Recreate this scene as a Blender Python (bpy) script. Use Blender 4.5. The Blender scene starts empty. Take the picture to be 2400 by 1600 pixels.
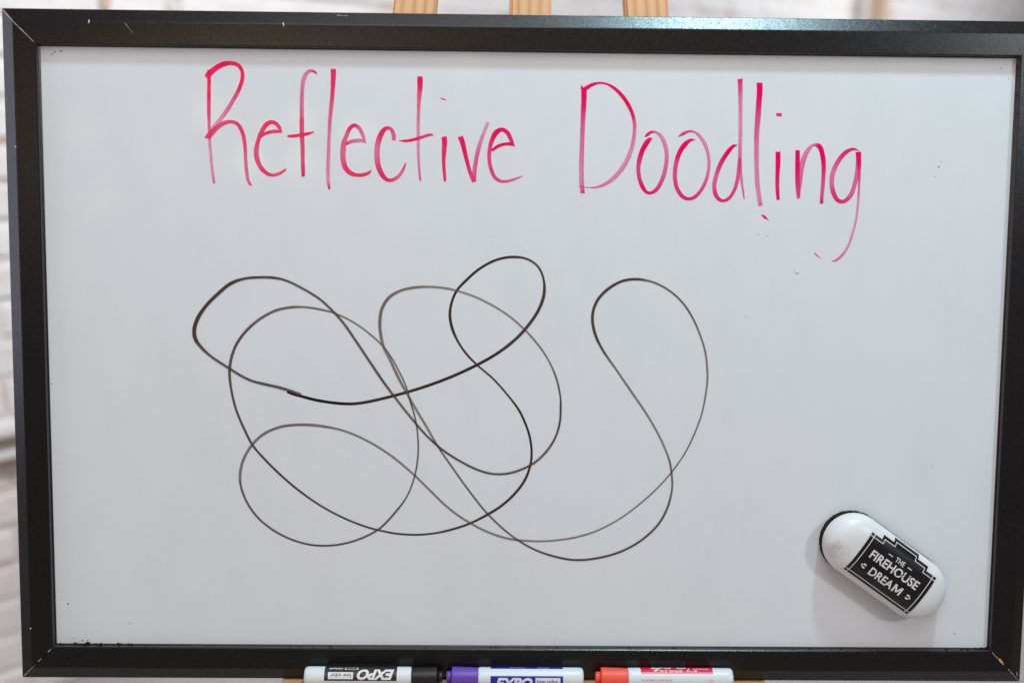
import bpy, bmesh, math, random
from mathutils import Vector, Matrix, noise

random.seed(7)
scene = bpy.context.scene
COL = scene.collection
MM = 0.001
LEAN = math.radians(7.0)          # the board leans back on its easel
ZC = 1.0                          # height of the middle of the board
# board space: x right, y up along the board, z out of the board
BOARD = Matrix.Translation((0, 0, ZC)) @ Matrix((
    (1, 0, 0, 0),
    (0, math.sin(LEAN), -math.cos(LEAN), 0),
    (0, math.cos(LEAN), math.sin(LEAN), 0),
    (0, 0, 0, 1)))

# ------------------------------------------------------------------ camera
cam_d = bpy.data.cameras.new('camera')
cam = bpy.data.objects.new('camera', cam_d)
COL.objects.link(cam)
cam_d.sensor_width = 36.0
cam_d.lens = 39.0
cam_d.clip_start = 0.02
cam_d.clip_end = 100
cam.matrix_world = BOARD @ Matrix((
    (0.99985642, -0.0086872, -0.01454862, -0.02899923),
    (0.0099724, 0.99582535, 0.09073266, 0.1036415),
    (0.01369967, -0.09086472, 0.99576901, 0.99373927),
    (0, 0, 0, 1)))
cam_d.dof.use_dof = True
cam_d.dof.focus_distance = 0.995
cam_d.dof.aperture_fstop = 2.5
scene.camera = cam

# ------------------------------------------------------------------ light
world = bpy.data.worlds.new('World')
scene.world = world
world.use_nodes = True
wb = world.node_tree.nodes['Background']
wb.inputs[0].default_value = (0.97, 0.87, 0.97, 1)
wb.inputs[1].default_value = 0.185


def lamp(name, kind, local, aim, power, color, size):
    d = bpy.data.lights.new(name, kind)
    d.energy = power
    d.color = color
    if kind == 'AREA':
        d.shape = 'DISK'
        d.size = size
    else:
        d.shadow_soft_size = size
    o = bpy.data.objects.new(name, d)
    COL.objects.link(o)
    p = BOARD @ Vector(local)
    o.location = p
    o.rotation_euler = (BOARD @ Vector(aim) - p).to_track_quat('-Z', 'Y').to_euler()
    return o


lamp('ceiling_or_fill_lamp', 'AREA', (0.44, 1.62, 0.60), (0.0, 0, 0), 17.5, (0.58, 0.88, 1.0), 0.18)  # the ceiling lamp above the board
lamp('room_lamp', 'AREA', (1.92, 0.96, 2.30), (0, 0, 0), 19.5, (0.83, 0.96, 1.0), 0.34)
lamp('soft_room_light', 'AREA', (-0.1, 2.1, 1.8), (0, -0.1, 0), 23.5, (0.93, 0.90, 0.98), 1.8)
lamp('side_fill', 'AREA', (-2.2, 0.30, 0.45), (-0.3, 0, 0), 9, (0.74, 0.76, 1.0), 1.2)  # added fill light, unseen at left, to brighten the left bevel
lamp('ceiling_or_fill_lamp', 'AREA', (0.1, 1.53, -0.20), (-0.9, -0.3, -1.2), 23, (1.0, 0.97, 0.98), 0.4)  # added fill lamp behind the board to brighten the near wall
lamp('ceiling_or_fill_lamp', 'AREA', (2.4, 1.45, -2.5), (1.6, 0.4, -3.6), 32, (0.90, 0.96, 1.0), 1.6)  # added fill lamp farther back, lifts the wall at right


def bulb(x, y, t, power, size=0.035):
    """small bulb of a string of lights behind the viewer, seen mirrored in the board at x, y"""
    c = Vector((-0.029, 0.1036, 0.9937))
    p = Vector((x, y, 0))
    v = p - c
    r = Vector((v.x, v.y, -v.z))
    lamp('string_bulb', 'POINT', p + r * t, p, power, (1.0, 0.78, 0.45), size)


for bx, by, bt, bp in ((-.3936, .1945, 1.3, .5), (-.3744, .135, 1.45, .45), (-.3174, .1712, 1.4, .45),
                       (-.06, .2575, 1.5, .5), (.0844, .2648, 1.5, .5), (-.2829, .212, 1.4, 1.15),
                       (-.2018, .2078, 1.4, 1.15), (-.2509, .1719, 1.4, 1.15), (-.1482, .1973, 1.4, 1.15), (-.2018, .170, 1.4, 1.15)):
    bulb(bx, by, bt, bp)

scene.view_settings.view_transform = 'Standard'
scene.view_settings.look = 'None'
scene.view_settings.exposure = 0
scene.view_settings.gamma = 1
scene.view_settings.use_curve_mapping = False


# ------------------------------------------------------------------ helpers
def finish(name, mesh, mat, parent=None, smooth=False):
    o = bpy.data.objects.new(name, mesh)
    COL.objects.link(o)
    if mat is not None and not mesh.materials:
        mesh.materials.append(mat)
    if smooth:
        for p in mesh.polygons:
            p.use_smooth = True
    if parent is not None:
        o.parent = parent
    return o


def from_bm(name, bm, mat, parent=None, smooth=False):
    me = bpy.data.meshes.new(name)
    bm.to_mesh(me)
    bm.free()
    return finish(name, me, mat, parent, smooth)


def from_py(name, verts, faces, mat, parent=None, smooth=False):
    me = bpy.data.meshes.new(name)
    me.from_pydata(verts, [], faces)
    me.update()
    return finish(name, me, mat, parent, smooth)


def tag(o, label, cat=None, group=None, kind=None):
    if label:
        o['label'] = label
    if cat:
        o['category'] = cat
    if group:
        o['group'] = group
    if kind:
        o['kind'] = kind
    return o


def thing(name, matrix, label, cat, group=None):
    o = bpy.data.objects.new(name, None)
    COL.objects.link(o)
    o.empty_display_size = 0.05
    o.matrix_world = matrix
    return tag(o, label, cat, group)


def box_bm(x0, x1, y0, y1, z0, z1, bevel=0, seg=2, bm=None):
    own = bm is None
    bm = bm or bmesh.new()
    r = bmesh.ops.create_cube(bm, size=1)
    for v in r['verts']:
        v.co = Vector((x0 + (v.co.x + .5) * (x1 - x0), y0 + (v.co.y + .5) * (y1 - y0), z0 + (v.co.z + .5) * (z1 - z0)))
    if bevel:
        es = list({e for v in r['verts'] for e in v.link_edges})
        bmesh.ops.bevel(bm, geom=es, offset=bevel, segments=seg, affect='EDGES')
    return bm


# ------------------------------------------------------------------ materials
def mat_new(name):
    m = bpy.data.materials.new(name)
    m.use_nodes = True
    nt = m.node_tree
    return m, nt, nt.nodes['Principled BSDF']


def nd(nt, typ, **kw):
    n = nt.nodes.new(typ)
    for k, v in kw.items():
        if k.startswith('i_'):
            n.inputs[k[2:].replace('_', ' ')].default_value = v
        else:
            setattr(n, k, v)
    return n


def math_n(nt, op, a, b=None, clamp=False):
    n = nt.nodes.new('ShaderNodeMath')
    n.operation = op
    n.use_clamp = clamp
    for i, s in enumerate((a, b)):
        if s is None:
            continue
        if hasattr(s, 'type') and not isinstance(s, (int, float)):
            nt.links.new(s, n.inputs[i])
        else:
            n.inputs[i].default_value = s
    return n.outputs[0]


def ramp(nt, fac, stops):
    r = nt.nodes.new('ShaderNodeValToRGB')
    els = r.color_ramp.elements
    while len(els) < len(stops):
        els.new(0.5)
    for e, (p, c) in zip(els, stops):
        e.position = p
        e.color = tuple(c) + (1,) if len(c) == 3 else c
    nt.links.new(fac, r.inputs[0])
    return r.outputs[0]


def noise_n(nt, scale, vec=None, detail=3, rough=.55):
    n = nt.nodes.new('ShaderNodeTexNoise')
    n.inputs['Scale'].default_value = scale
    n.inputs['Detail'].default_value = detail
    n.inputs['Roughness'].default_value = rough
    if vec is not None:
        nt.links.new(vec, n.inputs['Vector'])
    return n.outputs[0]


def obj_co(nt, scale=None):
    t = nt.nodes.new('ShaderNodeTexCoord')
    if scale is None:
        return t.outputs['Object']
    m = nt.nodes.new('ShaderNodeMapping')
    m.inputs['Scale'].default_value = scale
    nt.links.new(t.outputs['Object'], m.inputs[0])
    return m.outputs[0]


def bump(nt, b, height, strength, dist):
    n = nt.nodes.new('ShaderNodeBump')
    n.inputs['Strength'].default_value = strength
    n.inputs['Distance'].default_value = dist
    nt.links.new(height, n.inputs['Height'])
    nt.links.new(n.outputs[0], b.inputs['Normal'])


def plain(name, color, rough=.5, spec=.5, metallic=0.0):
    m, nt, b = mat_new(name)
    b.inputs['Base Color'].default_value = tuple(color) + (1,)
    b.inputs['Roughness'].default_value = rough
    b.inputs['Specular IOR Level'].default_value = spec
    b.inputs['Metallic'].default_value = metallic
    return m, nt, b


def make_panel_mat():
    m, nt, b = mat_new('whiteboard_enamel')
    co = obj_co(nt)
    big = noise_n(nt, 5, co, 3)
    smear = noise_n(nt, 26, obj_co(nt, (1.0, .45, 1)), 4, .65)
    s = math_n(nt, 'ADD', math_n(nt, 'MULTIPLY', big, .45), math_n(nt, 'MULTIPLY', smear, .55))
    c = ramp(nt, s, ((.36, (.772, .778, .776)), (.52, (.80, .802, .802)), (.7, (.812, .812, .812))))
    nt.links.new(c, b.inputs['Base Color'])
    rr = ramp(nt, smear, ((.3, (.06,) * 3), (.7, (.10,) * 3)))
    nt.links.new(rr, b.inputs['Roughness'])
    b.inputs['Specular IOR Level'].default_value = .04
    return m


def make_frame_mat():
    m, nt, b = mat_new('black_frame_paint')
    co = obj_co(nt)
    g1 = noise_n(nt, 1100, co, 2, .45)
    g2 = noise_n(nt, 260, co, 2, .5)
    b.inputs['Base Color'].default_value = (.0062, .0043, .0039, 1)
    rr = ramp(nt, g2, ((.3, (.23,) * 3), (.75, (.30,) * 3)))
    nt.links.new(rr, b.inputs['Roughness'])
    b.inputs['Specular IOR Level'].default_value = .48
    h = math_n(nt, 'ADD', math_n(nt, 'MULTIPLY', g1, .45), math_n(nt, 'MULTIPLY', g2, .12))
    bump(nt, b, h, .25, .0008)
    return m


def make_ink(name, full, mid, thin, a0, a1, spec, rough, tint):
    """marker ink: 'ink' attribute = how much ink, UV.x across the stroke, UV.y along it in metres"""
    m, nt, b = mat_new(name)
    at = nd(nt, 'ShaderNodeAttribute', attribute_name='ink')
    uv = nd(nt, 'ShaderNodeUVMap')
    sep = nd(nt, 'ShaderNodeSeparateXYZ')
    nt.links.new(uv.outputs[0], sep.inputs[0])
    comb = nd(nt, 'ShaderNodeCombineXYZ')
    nt.links.new(math_n(nt, 'MULTIPLY', sep.outputs[0], 2.6), comb.inputs[0])
    nt.links.new(math_n(nt, 'MULTIPLY', sep.outputs[1], 16.0), comb.inputs[1])
    st = noise_n(nt, 1.0, comb.outputs[0], 3, .7)
    grain = noise_n(nt, 1500, obj_co(nt), 2)
    ink = at.outputs['Fac']
    dry = math_n(nt, 'SUBTRACT', 1.0, ink, True)
    k = math_n(nt, 'MULTIPLY', math_n(nt, 'SUBTRACT', st, .5), math_n(nt, 'ADD', math_n(nt, 'MULTIPLY', dry, 2.0), .25))
    k2 = math_n(nt, 'MULTIPLY', math_n(nt, 'SUBTRACT', grain, .5), .25)
    lvl = math_n(nt, 'ADD', math_n(nt, 'ADD', ink, k), k2, True)
    col = ramp(nt, lvl, ((.35, thin), (.84, mid), (.99, full)))
    nt.links.new(col, b.inputs['Base Color'])
    edge = math_n(nt, 'POWER', math_n(nt, 'ABSOLUTE', sep.outputs[0]), 8.0)
    al = math_n(nt, 'ADD', math_n(nt, 'MULTIPLY', lvl, a1 - a0), a0)
    al = math_n(nt, 'MULTIPLY', al, math_n(nt, 'SUBTRACT', 1.0, math_n(nt, 'MULTIPLY', edge, .55)), True)
    nt.links.new(al, b.inputs['Alpha'])
    b.inputs['Roughness'].default_value = rough
    b.inputs['Specular IOR Level'].default_value = spec
    b.inputs['Specular Tint'].default_value = tint
    b.inputs['IOR'].default_value = 1.58
    bump(nt, b, grain, .25, .0004)
    return m


def make_wood(name, light, dark, scale=1.0, along='y', rough=.55):
    m, nt, b = mat_new(name)
    sc = {'y': (26, 1.1, 26), 'x': (1.1, 26, 26)}[along]
    co = obj_co(nt, tuple(s * scale for s in sc))
    w = nt.nodes.new('ShaderNodeTexWave')
    w.wave_type = 'BANDS'
    w.bands_direction = 'X' if along == 'y' else 'Y'
    w.inputs['Scale'].default_value = 1.15
    w.inputs['Distortion'].default_value = 6.5
    w.inputs['Detail'].default_value = 2
    w.inputs['Detail Scale'].default_value = .6
    nt.links.new(co, w.inputs['Vector'])
    fine = noise_n(nt, 9, co, 4, .45)
    s = math_n(nt, 'ADD', math_n(nt, 'MULTIPLY', w.outputs['Fac'], .65), math_n(nt, 'MULTIPLY', fine, .4))
    c = ramp(nt, s, ((.18, dark), (.42, light), (.9, tuple(min(1, v * 1.12) for v in light))))
    nt.links.new(c, b.inputs['Base Color'])
    b.inputs['Roughness'].default_value = rough
    bump(nt, b, fine, .12, .0006)
    return m


def make_brick_mat():
    m, nt, b = mat_new('whitewashed_brick')
    co = obj_co(nt)
    oi = nd(nt, 'ShaderNodeObjectInfo')
    n1 = noise_n(nt, 14, co, 4, .45)
    n2 = noise_n(nt, 55, co, 3, .45)
    s = math_n(nt, 'ADD', math_n(nt, 'ADD', math_n(nt, 'MULTIPLY', n1, .7), math_n(nt, 'MULTIPLY', n2, .3)),
               math_n(nt, 'MULTIPLY', math_n(nt, 'SUBTRACT', oi.outputs['Random'], .5), .10))
    c = ramp(nt, s, ((.26, (.60, .46, .38)), (.36, (.77, .72, .69)), (.55, (.83, .805, .79))))
    nt.links.new(c, b.inputs['Base Color'])
    b.inputs['Roughness'].default_value = .62
    bump(nt, b, n2, .5, .003)
    return m


def make_mortar_mat():
    m, nt, b = mat_new('worn_mortar')
    co = obj_co(nt)
    n1 = noise_n(nt, 5, co, 4, .45)
    c = ramp(nt, n1, ((.34, (.52, .40, .33)), (.42, (.71, .64, .60)), (.52, (.80, .77, .75))))
    nt.links.new(c, b.inputs['Base Color'])
    b.inputs['Roughness'].default_value = .85
    bump(nt, b, noise_n(nt, 120, co, 3), .5, .004)
    return m


def make_floor_mat():
    m, nt, b = mat_new('concrete_floor')
    co = obj_co(nt)
    n1 = noise_n(nt, 2.2, co, 5, .45)
    n2 = noise_n(nt, 40, co, 3, .45)
    s = math_n(nt, 'ADD', math_n(nt, 'MULTIPLY', n1, .75), math_n(nt, 'MULTIPLY', n2, .25))
    c = ramp(nt, s, ((.35, (.40, .35, .32)), (.65, (.52, .47, .44))))
    nt.links.new(c, b.inputs['Base Color'])
    b.inputs['Roughness'].default_value = .5
    bump(nt, b, n2, .2, .002)
    return m


def make_felt_mat():
    m, nt, b = mat_new('sooty_felt')
    n = noise_n(nt, 900, obj_co(nt), 3, .7)
    c = ramp(nt, n, ((.35, (.012, .009, .008)), (.62, (.045, .034, .03)), (.8, (.13, .10, .09))))
    nt.links.new(c, b.inputs['Base Color'])
    b.inputs['Roughness'].default_value = .95
    b.inputs['Specular IOR Level'].default_value = .1
    bump(nt, b, n, .9, .002)
    return m


def make_shell_mat():
    m, nt, b = mat_new('eraser_shell_plastic')
    co = obj_co(nt)
    # grubby finger marks towards one end of the shell
    t = nt.nodes.new('ShaderNodeTexCoord')
    sep = nd(nt, 'ShaderNodeSeparateXYZ')
    nt.links.new(t.outputs['Object'], sep.inputs[0])
    dx = math_n(nt, 'MULTIPLY', math_n(nt, 'ADD', sep.outputs[0], .050), 45.0)
    dy = math_n(nt, 'MULTIPLY', math_n(nt, 'ADD', sep.outputs[1], .013), 45.0)
    d2 = math_n(nt, 'ADD', math_n(nt, 'MULTIPLY', dx, dx), math_n(nt, 'MULTIPLY', dy, dy))
    spot = math_n(nt, 'DIVIDE', 1.0, math_n(nt, 'ADD', 1.0, math_n(nt, 'MULTIPLY', d2, 3.2)))
    n = noise_n(nt, 120, co, 4, .65)
    g = math_n(nt, 'MULTIPLY', spot, n)
    c = ramp(nt, g, ((.0, (.82, .815, .80)), (.28, (.80, .775, .74)), (.7, (.50, .41, .34))))
    nt.links.new(c, b.inputs['Base Color'])
    b.inputs['Roughness'].default_value = .36
    return m


M_PANEL = make_panel_mat()
M_FRAME = make_frame_mat()
M_PINK = make_ink('pink_marker_ink', (1.0, .0, .125), (1.0, .0, .16), (1.0, .06, .38), .06, .99, .28, .085, (1.0, .62, .25, 1))
M_BROWN = make_ink('black_marker_ink', (.006, .004, .004), (.064, .031, .024), (.22, .12, .092), .30, 1.0, .35, .3, (1, .9, .8, 1))
M_LIP = plain('dusty_lit_lip', (.060, .046, .052), .55, .4)[0]  # dust tone, lightened further for the light the lip catches
M_RAW = plain('bare_frame_wood', (.62, .42, .32), .8, .2)[0]
M_PALE = plain('pale_chip', (.75, .68, .66), .8, .2)[0]
M_CRUMB = plain('eraser_crumb', (.012, .009, .011), .9, .15)[0]
M_SMUDGE = plain('grey_smudge', (.60, .60, .61), .7, .2)[0]
M_PINE = make_wood('pine', (.90, .50, .25), (.77, .37, .17))
M_PINE_X = make_wood('pine_ledge', (.66, .37, .17), (.45, .20, .08), along='x')
M_PINE_PALE = make_wood('pale_pine', (.80, .58, .38), (.70, .44, .25), along='x')
M_BRICK = make_brick_mat()
M_MORTAR = make_mortar_mat()
M_FLOOR = make_floor_mat()
M_FELT = make_felt_mat()
M_SHELL = make_shell_mat()
M_STICK_W = plain('sticker_white', (.80, .77, .74), .35)[0]
M_STICK_K = plain('sticker_black', (.010, .008, .008), .24, .5)[0]
M_BARREL = plain('marker_barrel_plastic', (.76, .79, .80), .3)[0]
M_BLACKCAP, _nt, _b = plain('black_cap_plastic', (.012, .0095, .009), .36)
bump(_nt, _b, noise_n(_nt, 600, obj_co(_nt), 2), .15, .0006)
M_PURPLE = plain('purple_cap_plastic', (.15, .062, .42), .34)[0]
M_CORAL = plain('coral_cap_plastic', (.95, .105, .06), .45)[0]
M_LAB_K = plain('black_label', (.030, .021, .020), .35)[0]
M_LAB_B = plain('blue_label', (.008, .022, .36), .35)[0]
M_LAB_R = plain('red_label', (.82, .010, .055), .35)[0]
M_PRINT = plain('white_print', (.80, .79, .77), .4)[0]
M_PRINT_K = plain('dark_print', (.03, .025, .025), .4)[0]
M_PRINT_B = plain('blue_print', (.02, .03, .33), .4)[0]
M_PRINT_R = plain('red_print', (.75, .10, .12), .4)[0]
M_POST = make_wood('tan_post', (.58, .44, .33), (.46, .33, .24))
M_RAIL_SHADE = plain('rail_shade_brown', (.40, .33, .29), .45)[0]  # brown tone painted as the shadow of the rail
M_RAIL = plain('white_rail_paint', (.76, .75, .74), .5)[0]

LETTERS = [
 ('R', ((-282.7,246.6,3.33,1),(-282.6,241.2,3.33,1),(-282.9,229.7,3.33,1),(-283.1,219.8,3.34,0.8),(-283.2,212.4,3.34,0.8),(-283.1,204.1,3.01,0.6),(-283.0,191.7,2.84,0.5),(-282.2,176.8,2.85,0.42),(-280.9,162.6,2.68,0.42),(-279.8,154.3,2.69,0.5),(-279.4,150.8,1.34,1))),
 ('R', ((-285.7,243.2,1.17,1),(-283.3,245.3,5.16,1),(-277.0,250.7,5.16,1),(-269.4,254.8,4.66,1),(-262.8,255.6,3.66,1),(-257.4,254.1,3.5,1),(-254.1,250.2,3.5,1),(-253.2,244.9,3.5,1),(-254.2,239.1,3.67,1),(-257.2,231.7,3.84,0.8),(-262.4,222.5,3.84,0.65),(-268.3,213.4,4.01,0.55),(-275.1,204.6,3.84,0.45),(-281.5,197.5,3.01,0.4))),
 ('R', ((-287.2,191.0,1.0,0.9),(-283.2,192.9,5.19,0.85),(-276.9,199.2,4.51,0.75),(-270.1,203.6,4.01,0.75),(-263.8,205.0,3.18,0.85),(-258.4,203.2,3.34,0.85),(-254.7,197.8,3.51,0.85),(-252.7,191.2,3.52,0.8),(-251.7,182.1,3.35,0.75),(-251.3,171.3,3.19,0.6),(-250.7,162.1,3.19,0.65),(-249.0,153.0,3.03,0.6),(-246.3,149.6,1.51,0.95))),
 ('R', ((-283.3,249.7,1.5,1),(-283.2,245.3,2.83,1))),
 ('e', ((-242.3,187.6,1.01,0.8),(-235.9,193.9,3.01,0.85),(-230.1,196.3,3.01,0.85),(-223.3,197.1,3.18,0.9),(-219.2,196.1,0.67,0.85))),
 ('e', ((-219.2,195.7,0.67,0.85),(-221.6,200.7,3.52,0.85),(-225.0,204.2,3.52,0.9),(-229.1,205.0,3.85,1),(-233.3,202.4,4.35,1),(-237.6,195.4,3.85,0.9),(-240.4,188.0,3.85,0.8),(-241.9,180.5,4.53,0.7),(-241.4,173.0,4.53,0.75),(-238.2,165.6,4.2,0.8),(-232.9,160.4,3.7,0.85),(-227.9,158.9,3.19,0.8),(-222.0,160.3,3.03,0.75),(-217.6,162.9,2.35,0.8),(-215.7,164.8,0.84,0.9))),
 ('f', ((-188.0,247.3,1.5,1),(-191.2,249.5,2.34,0.85),(-194.1,249.8,3.0,0.6),(-197.5,247.2,3.84,0.5),(-200.0,241.4,4.34,0.48),(-201.1,234.0,4.01,0.5),(-201.6,224.1,3.85,0.55),(-201.7,213.3,4.02,0.6),(-201.7,204.2,4.19,0.8),(-201.7,194.3,4.19,0.85),(-201.2,184.3,3.86,0.8),(-201.1,171.8,3.7,0.75),(-200.8,162.7,3.7,0.85),(-200.8,157.8,3.03,1))),
 ('f', ((-214.6,192.9,2.18,1),(-208.3,193.3,3.02,1),(-202.4,194.2,3.02,1),(-196.6,195.3,2.85,1),(-191.1,196.9,1.51,0.95))),
 ('l', ((-173.8,251.7,4.67,1),(-173.7,246.6,4.68,1),(-174.0,240.0,4.34,0.92),(-174.4,232.6,3.85,0.85),(-175.5,221.1,3.85,0.72),(-176.9,207.8,3.52,0.58),(-177.8,192.9,3.36,0.48),(-178.5,176.2,3.36,0.48),(-178.9,163.7,3.53,0.48),(-178.7,152.9,3.03,0.5),(-177.9,148.7,2.36,0.9),(-178.0,146.3,0.84,1))),
 ('e', ((-163.0,186.4,2.72,0.85),(-158.9,188.7,3.36,0.7),(-153.2,189.8,3.68,0.6),(-147.7,189.6,3.36,0.55),(-145.3,187.6,0.64,0.55))),
 ('e', ((-145.3,187.4,0.64,0.55),(-148.0,194.3,3.52,0.55),(-151.2,200.6,3.68,0.65),(-155.2,203.2,3.51,0.9),(-159.2,200.7,3.67,0.9),(-162.4,194.1,3.84,0.7),(-164.9,187.0,4.8,0.68),(-165.5,180.7,5.12,0.6),(-165.5,173.5,4.8,0.65),(-163.6,166.4,4.81,0.85),(-159.3,161.7,4.33,0.95),(-153.3,159.7,3.37,1),(-147.7,160.0,3.37,0.9),(-142.9,161.8,2.89,0.8),(-140.3,164.4,0.8,0.9))),
 ('c', ((-120.8,189.9,3.68,0.6),(-120.8,194.6,4.0,0.65),(-123.2,200.0,3.36,0.7),(-126.8,201.1,3.36,0.85),(-130.4,198.1,4.64,1),(-133.7,191.3,5.12,0.75),(-135.3,183.4,5.12,0.58),(-135.5,175.4,4.97,0.6),(-134.3,167.5,4.97,0.75),(-131.1,160.4,4.65,0.9),(-126.9,156.0,3.69,0.9),(-122.8,155.5,3.37,0.8),(-118.0,157.7,3.37,0.62),(-114.0,162.2,3.05,0.6),(-111.2,167.8,2.25,0.7),(-110.0,171.3,0.64,0.9))),
 ('t', ((-97.7,246.2,4.78,1),(-97.7,241.4,4.94,1),(-97.7,236.7,4.79,0.85),(-98.3,230.4,4.31,0.7),(-98.7,222.5,3.35,0.62),(-99.0,213.0,3.04,0.52),(-99.2,202.0,3.04,0.46),(-99.1,190.1,3.04,0.46),(-99.0,178.2,2.73,0.46),(-98.3,167.1,2.57,0.46),(-97.5,158.3,2.25,0.6),(-97.3,154.8,0.96,1))),
 ('t', ((-116.0,190.2,0.96,1),(-110.0,190.1,2.56,0.95),(-103.6,191.2,2.88,0.9),(-95.6,193.6,2.88,0.82),(-89.2,195.6,2.88,0.78),(-85.8,195.3,1.12,0.9))),
 ('i', ((-76.6,194.2,4.81,0.95),(-75.9,190.4,4.97,0.92),(-76.2,182.4,4.33,0.85),(-76.6,174.5,3.53,0.85),(-76.3,166.5,3.05,0.85),(-75.6,158.6,2.89,0.8),(-75.4,154.8,1.61,1))),
 ('i', ((-80.7,227.7,0.32,0.7),(-77.8,227.0,1.28,0.85),(-75.1,226.1,0.96,0.9))),
 ('v', ((-62.0,194.5,4.81,1),(-60.0,189.0,4.65,1),(-58.1,181.8,4.17,1),(-56.2,173.9,3.69,0.9),(-53.8,165.2,3.7,0.8),(-50.9,157.3,3.38,0.7),(-50.1,154.5,2.25,0.7))),
 ('v', ((-49.2,154.7,3.7,0.65),(-49.3,162.9,3.86,0.62),(-48.4,170.8,4.02,0.62),(-46.3,182.0,4.17,0.58),(-43.5,191.5,3.69,0.48),(-40.0,201.1,3.53,0.4),(-37.6,207.4,3.04,0.35))),
 ('e', ((-34.2,182.3,2.73,1),(-28.2,186.5,3.05,1),(-22.6,188.2,2.89,0.95),(-17.0,188.3,3.37,0.9),(-13.9,186.3,0.96,0.8))),
 ('e', ((-14.0,186.7,0.8,0.8),(-17.0,191.8,3.69,0.85),(-20.3,198.1,3.85,0.9),(-25.2,200.9,3.69,1),(-30.3,198.2,4.97,1),(-33.9,191.6,4.33,0.85),(-36.1,182.9,3.69,0.72),(-36.2,174.1,3.54,0.68),(-34.3,165.4,3.54,0.72),(-30.8,158.7,3.38,0.72),(-25.5,155.7,2.9,0.68),(-18.3,156.2,2.58,0.62),(-11.1,158.6,1.93,0.58),(-5.7,160.8,0.4,0.6))),
 ('D', ((46.6,238.1,4.9,1),(46.9,231.0,5.07,1),(46.8,223.0,4.91,0.9),(46.4,213.3,4.58,0.74),(46.1,202.8,4.26,0.62),(45.9,190.7,4.1,0.56),(45.7,178.5,4.27,0.5),(45.6,166.4,4.44,0.48),(45.9,156.6,4.44,0.48),(46.6,150.1,4.12,0.6),(47.2,145.6,3.79,0.9))),
 ('D', ((44.4,240.0,0.98,1),(45.3,237.1,2.94,1))),
 ('D', ((44.8,236.0,2.29,1),(48.8,237.8,4.08,1),(53.7,240.7,3.1,0.95),(60.2,242.4,1.96,0.9),(66.8,241.6,1.96,0.9),(73.4,238.1,2.94,1),(80.0,232.2,3.6,1),(85.9,224.2,3.6,1),(90.2,215.4,3.28,0.9),(92.0,207.4,3.44,0.6),(92.1,199.3,3.61,0.48),(90.8,189.6,3.94,0.42),(87.6,179.0,4.27,0.38),(82.0,168.4,4.61,0.42),(74.8,159.8,4.28,0.48),(66.7,154.0,3.13,0.55),(58.5,151.2,1.81,0.6),(51.1,151.1,0.82,0.7),(43.2,152.2,0.66,0.85))),
 ('o', ((108.0,194.9,0.66,1),(105.8,193.8,3.61,1),(103.4,191.1,4.93,1),(99.8,184.8,4.6,1),(97.3,176.7,4.44,0.8),(96.2,168.5,3.95,0.72),(97.2,160.4,3.62,0.78),(100.2,152.3,3.96,0.9),(104.0,147.4,2.97,0.9),(108.0,146.8,2.97,0.9),(112.9,150.0,3.79,0.8),(117.5,158.2,3.96,0.68),(120.2,168.0,3.95,0.58),(121.2,178.6,3.95,0.52),(119.7,188.3,4.11,0.48),(116.0,196.2,3.94,0.42),(111.0,200.2,2.13,0.55),(106.9,200.1,2.79,0.85),(103.2,197.4,3.12,0.85),(101.2,195.8,0.82,0.8))),
 ('o', ((146.3,193.3,0.49,0.8),(142.4,193.6,2.96,0.9),(136.7,189.1,4.77,1),(132.0,181.1,4.44,0.9),(129.5,171.3,4.28,0.68),(128.9,161.6,4.12,0.7),(130.8,151.8,3.96,0.78),(135.5,144.5,3.8,0.85),(141.2,141.8,3.14,0.85),(146.9,143.5,3.47,0.8),(152.5,149.6,3.47,0.72),(156.8,158.6,3.3,0.62),(158.9,169.2,2.97,0.52),(158.4,179.8,3.29,0.48),(155.2,189.5,3.62,0.46),(150.5,196.6,3.12,0.46),(145.5,200.6,2.14,0.58),(140.5,201.2,2.3,0.72),(135.7,199.2,2.96,0.8),(131.4,196.5,1.31,0.8))),
 ('d', ((184.2,189.3,0.58,0.8),(180.7,188.9,3.02,1),(175.6,183.5,4.3,1),(169.5,173.3,4.31,0.8),(165.4,161.2,4.08,0.62),(164.2,153.7,3.97,0.66),(165.5,146.4,4.08,0.8),(168.5,142.1,3.62,0.85),(172.6,140.4,2.8,0.85),(177.9,143.0,3.15,0.8),(182.4,150.4,3.38,0.75),(184.8,159.7,3.5,0.68),(185.7,170.0,3.5,0.6),(186.1,178.1,3.03,0.5))),
 ('d', ((184.6,247.5,4.86,0.82),(185.0,239.8,4.52,0.65),(185.4,228.4,4.06,0.48),(185.9,211.3,3.71,0.42),(186.4,194.2,3.72,0.42),(186.6,177.0,3.61,0.5),(187.9,162.0,2.92,0.48),(189.9,150.5,2.22,0.48),(191.4,142.0,0.82,0.9))),
 ('l', ((201.9,244.3,5.33,1),(202.3,236.6,5.45,1),(201.9,227.5,5.22,0.85),(201.4,213.8,5.22,0.68),(200.8,200.0,5.0,0.56),(201.0,186.3,4.54,0.5),(201.5,171.4,4.31,0.48),(202.6,156.4,4.32,0.48),(204.4,144.9,4.21,0.48),(206.0,136.3,4.09,0.6))),
 ('l', ((207.0,128.5,1.17,0.7),(210.0,126.6,2.81,0.85),(214.2,123.3,0.47,0.7))),
 ('i', ((220.2,184.4,4.54,0.95),(220.5,175.0,4.55,0.95),(220.4,163.5,3.97,0.9),(220.7,152.0,3.74,0.85),(221.8,141.8,3.04,0.95))),
 ('i', ((217.6,216.9,2.55,0.85),(220.0,216.6,3.14,0.78),(222.5,216.6,2.9,0.85))),
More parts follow.
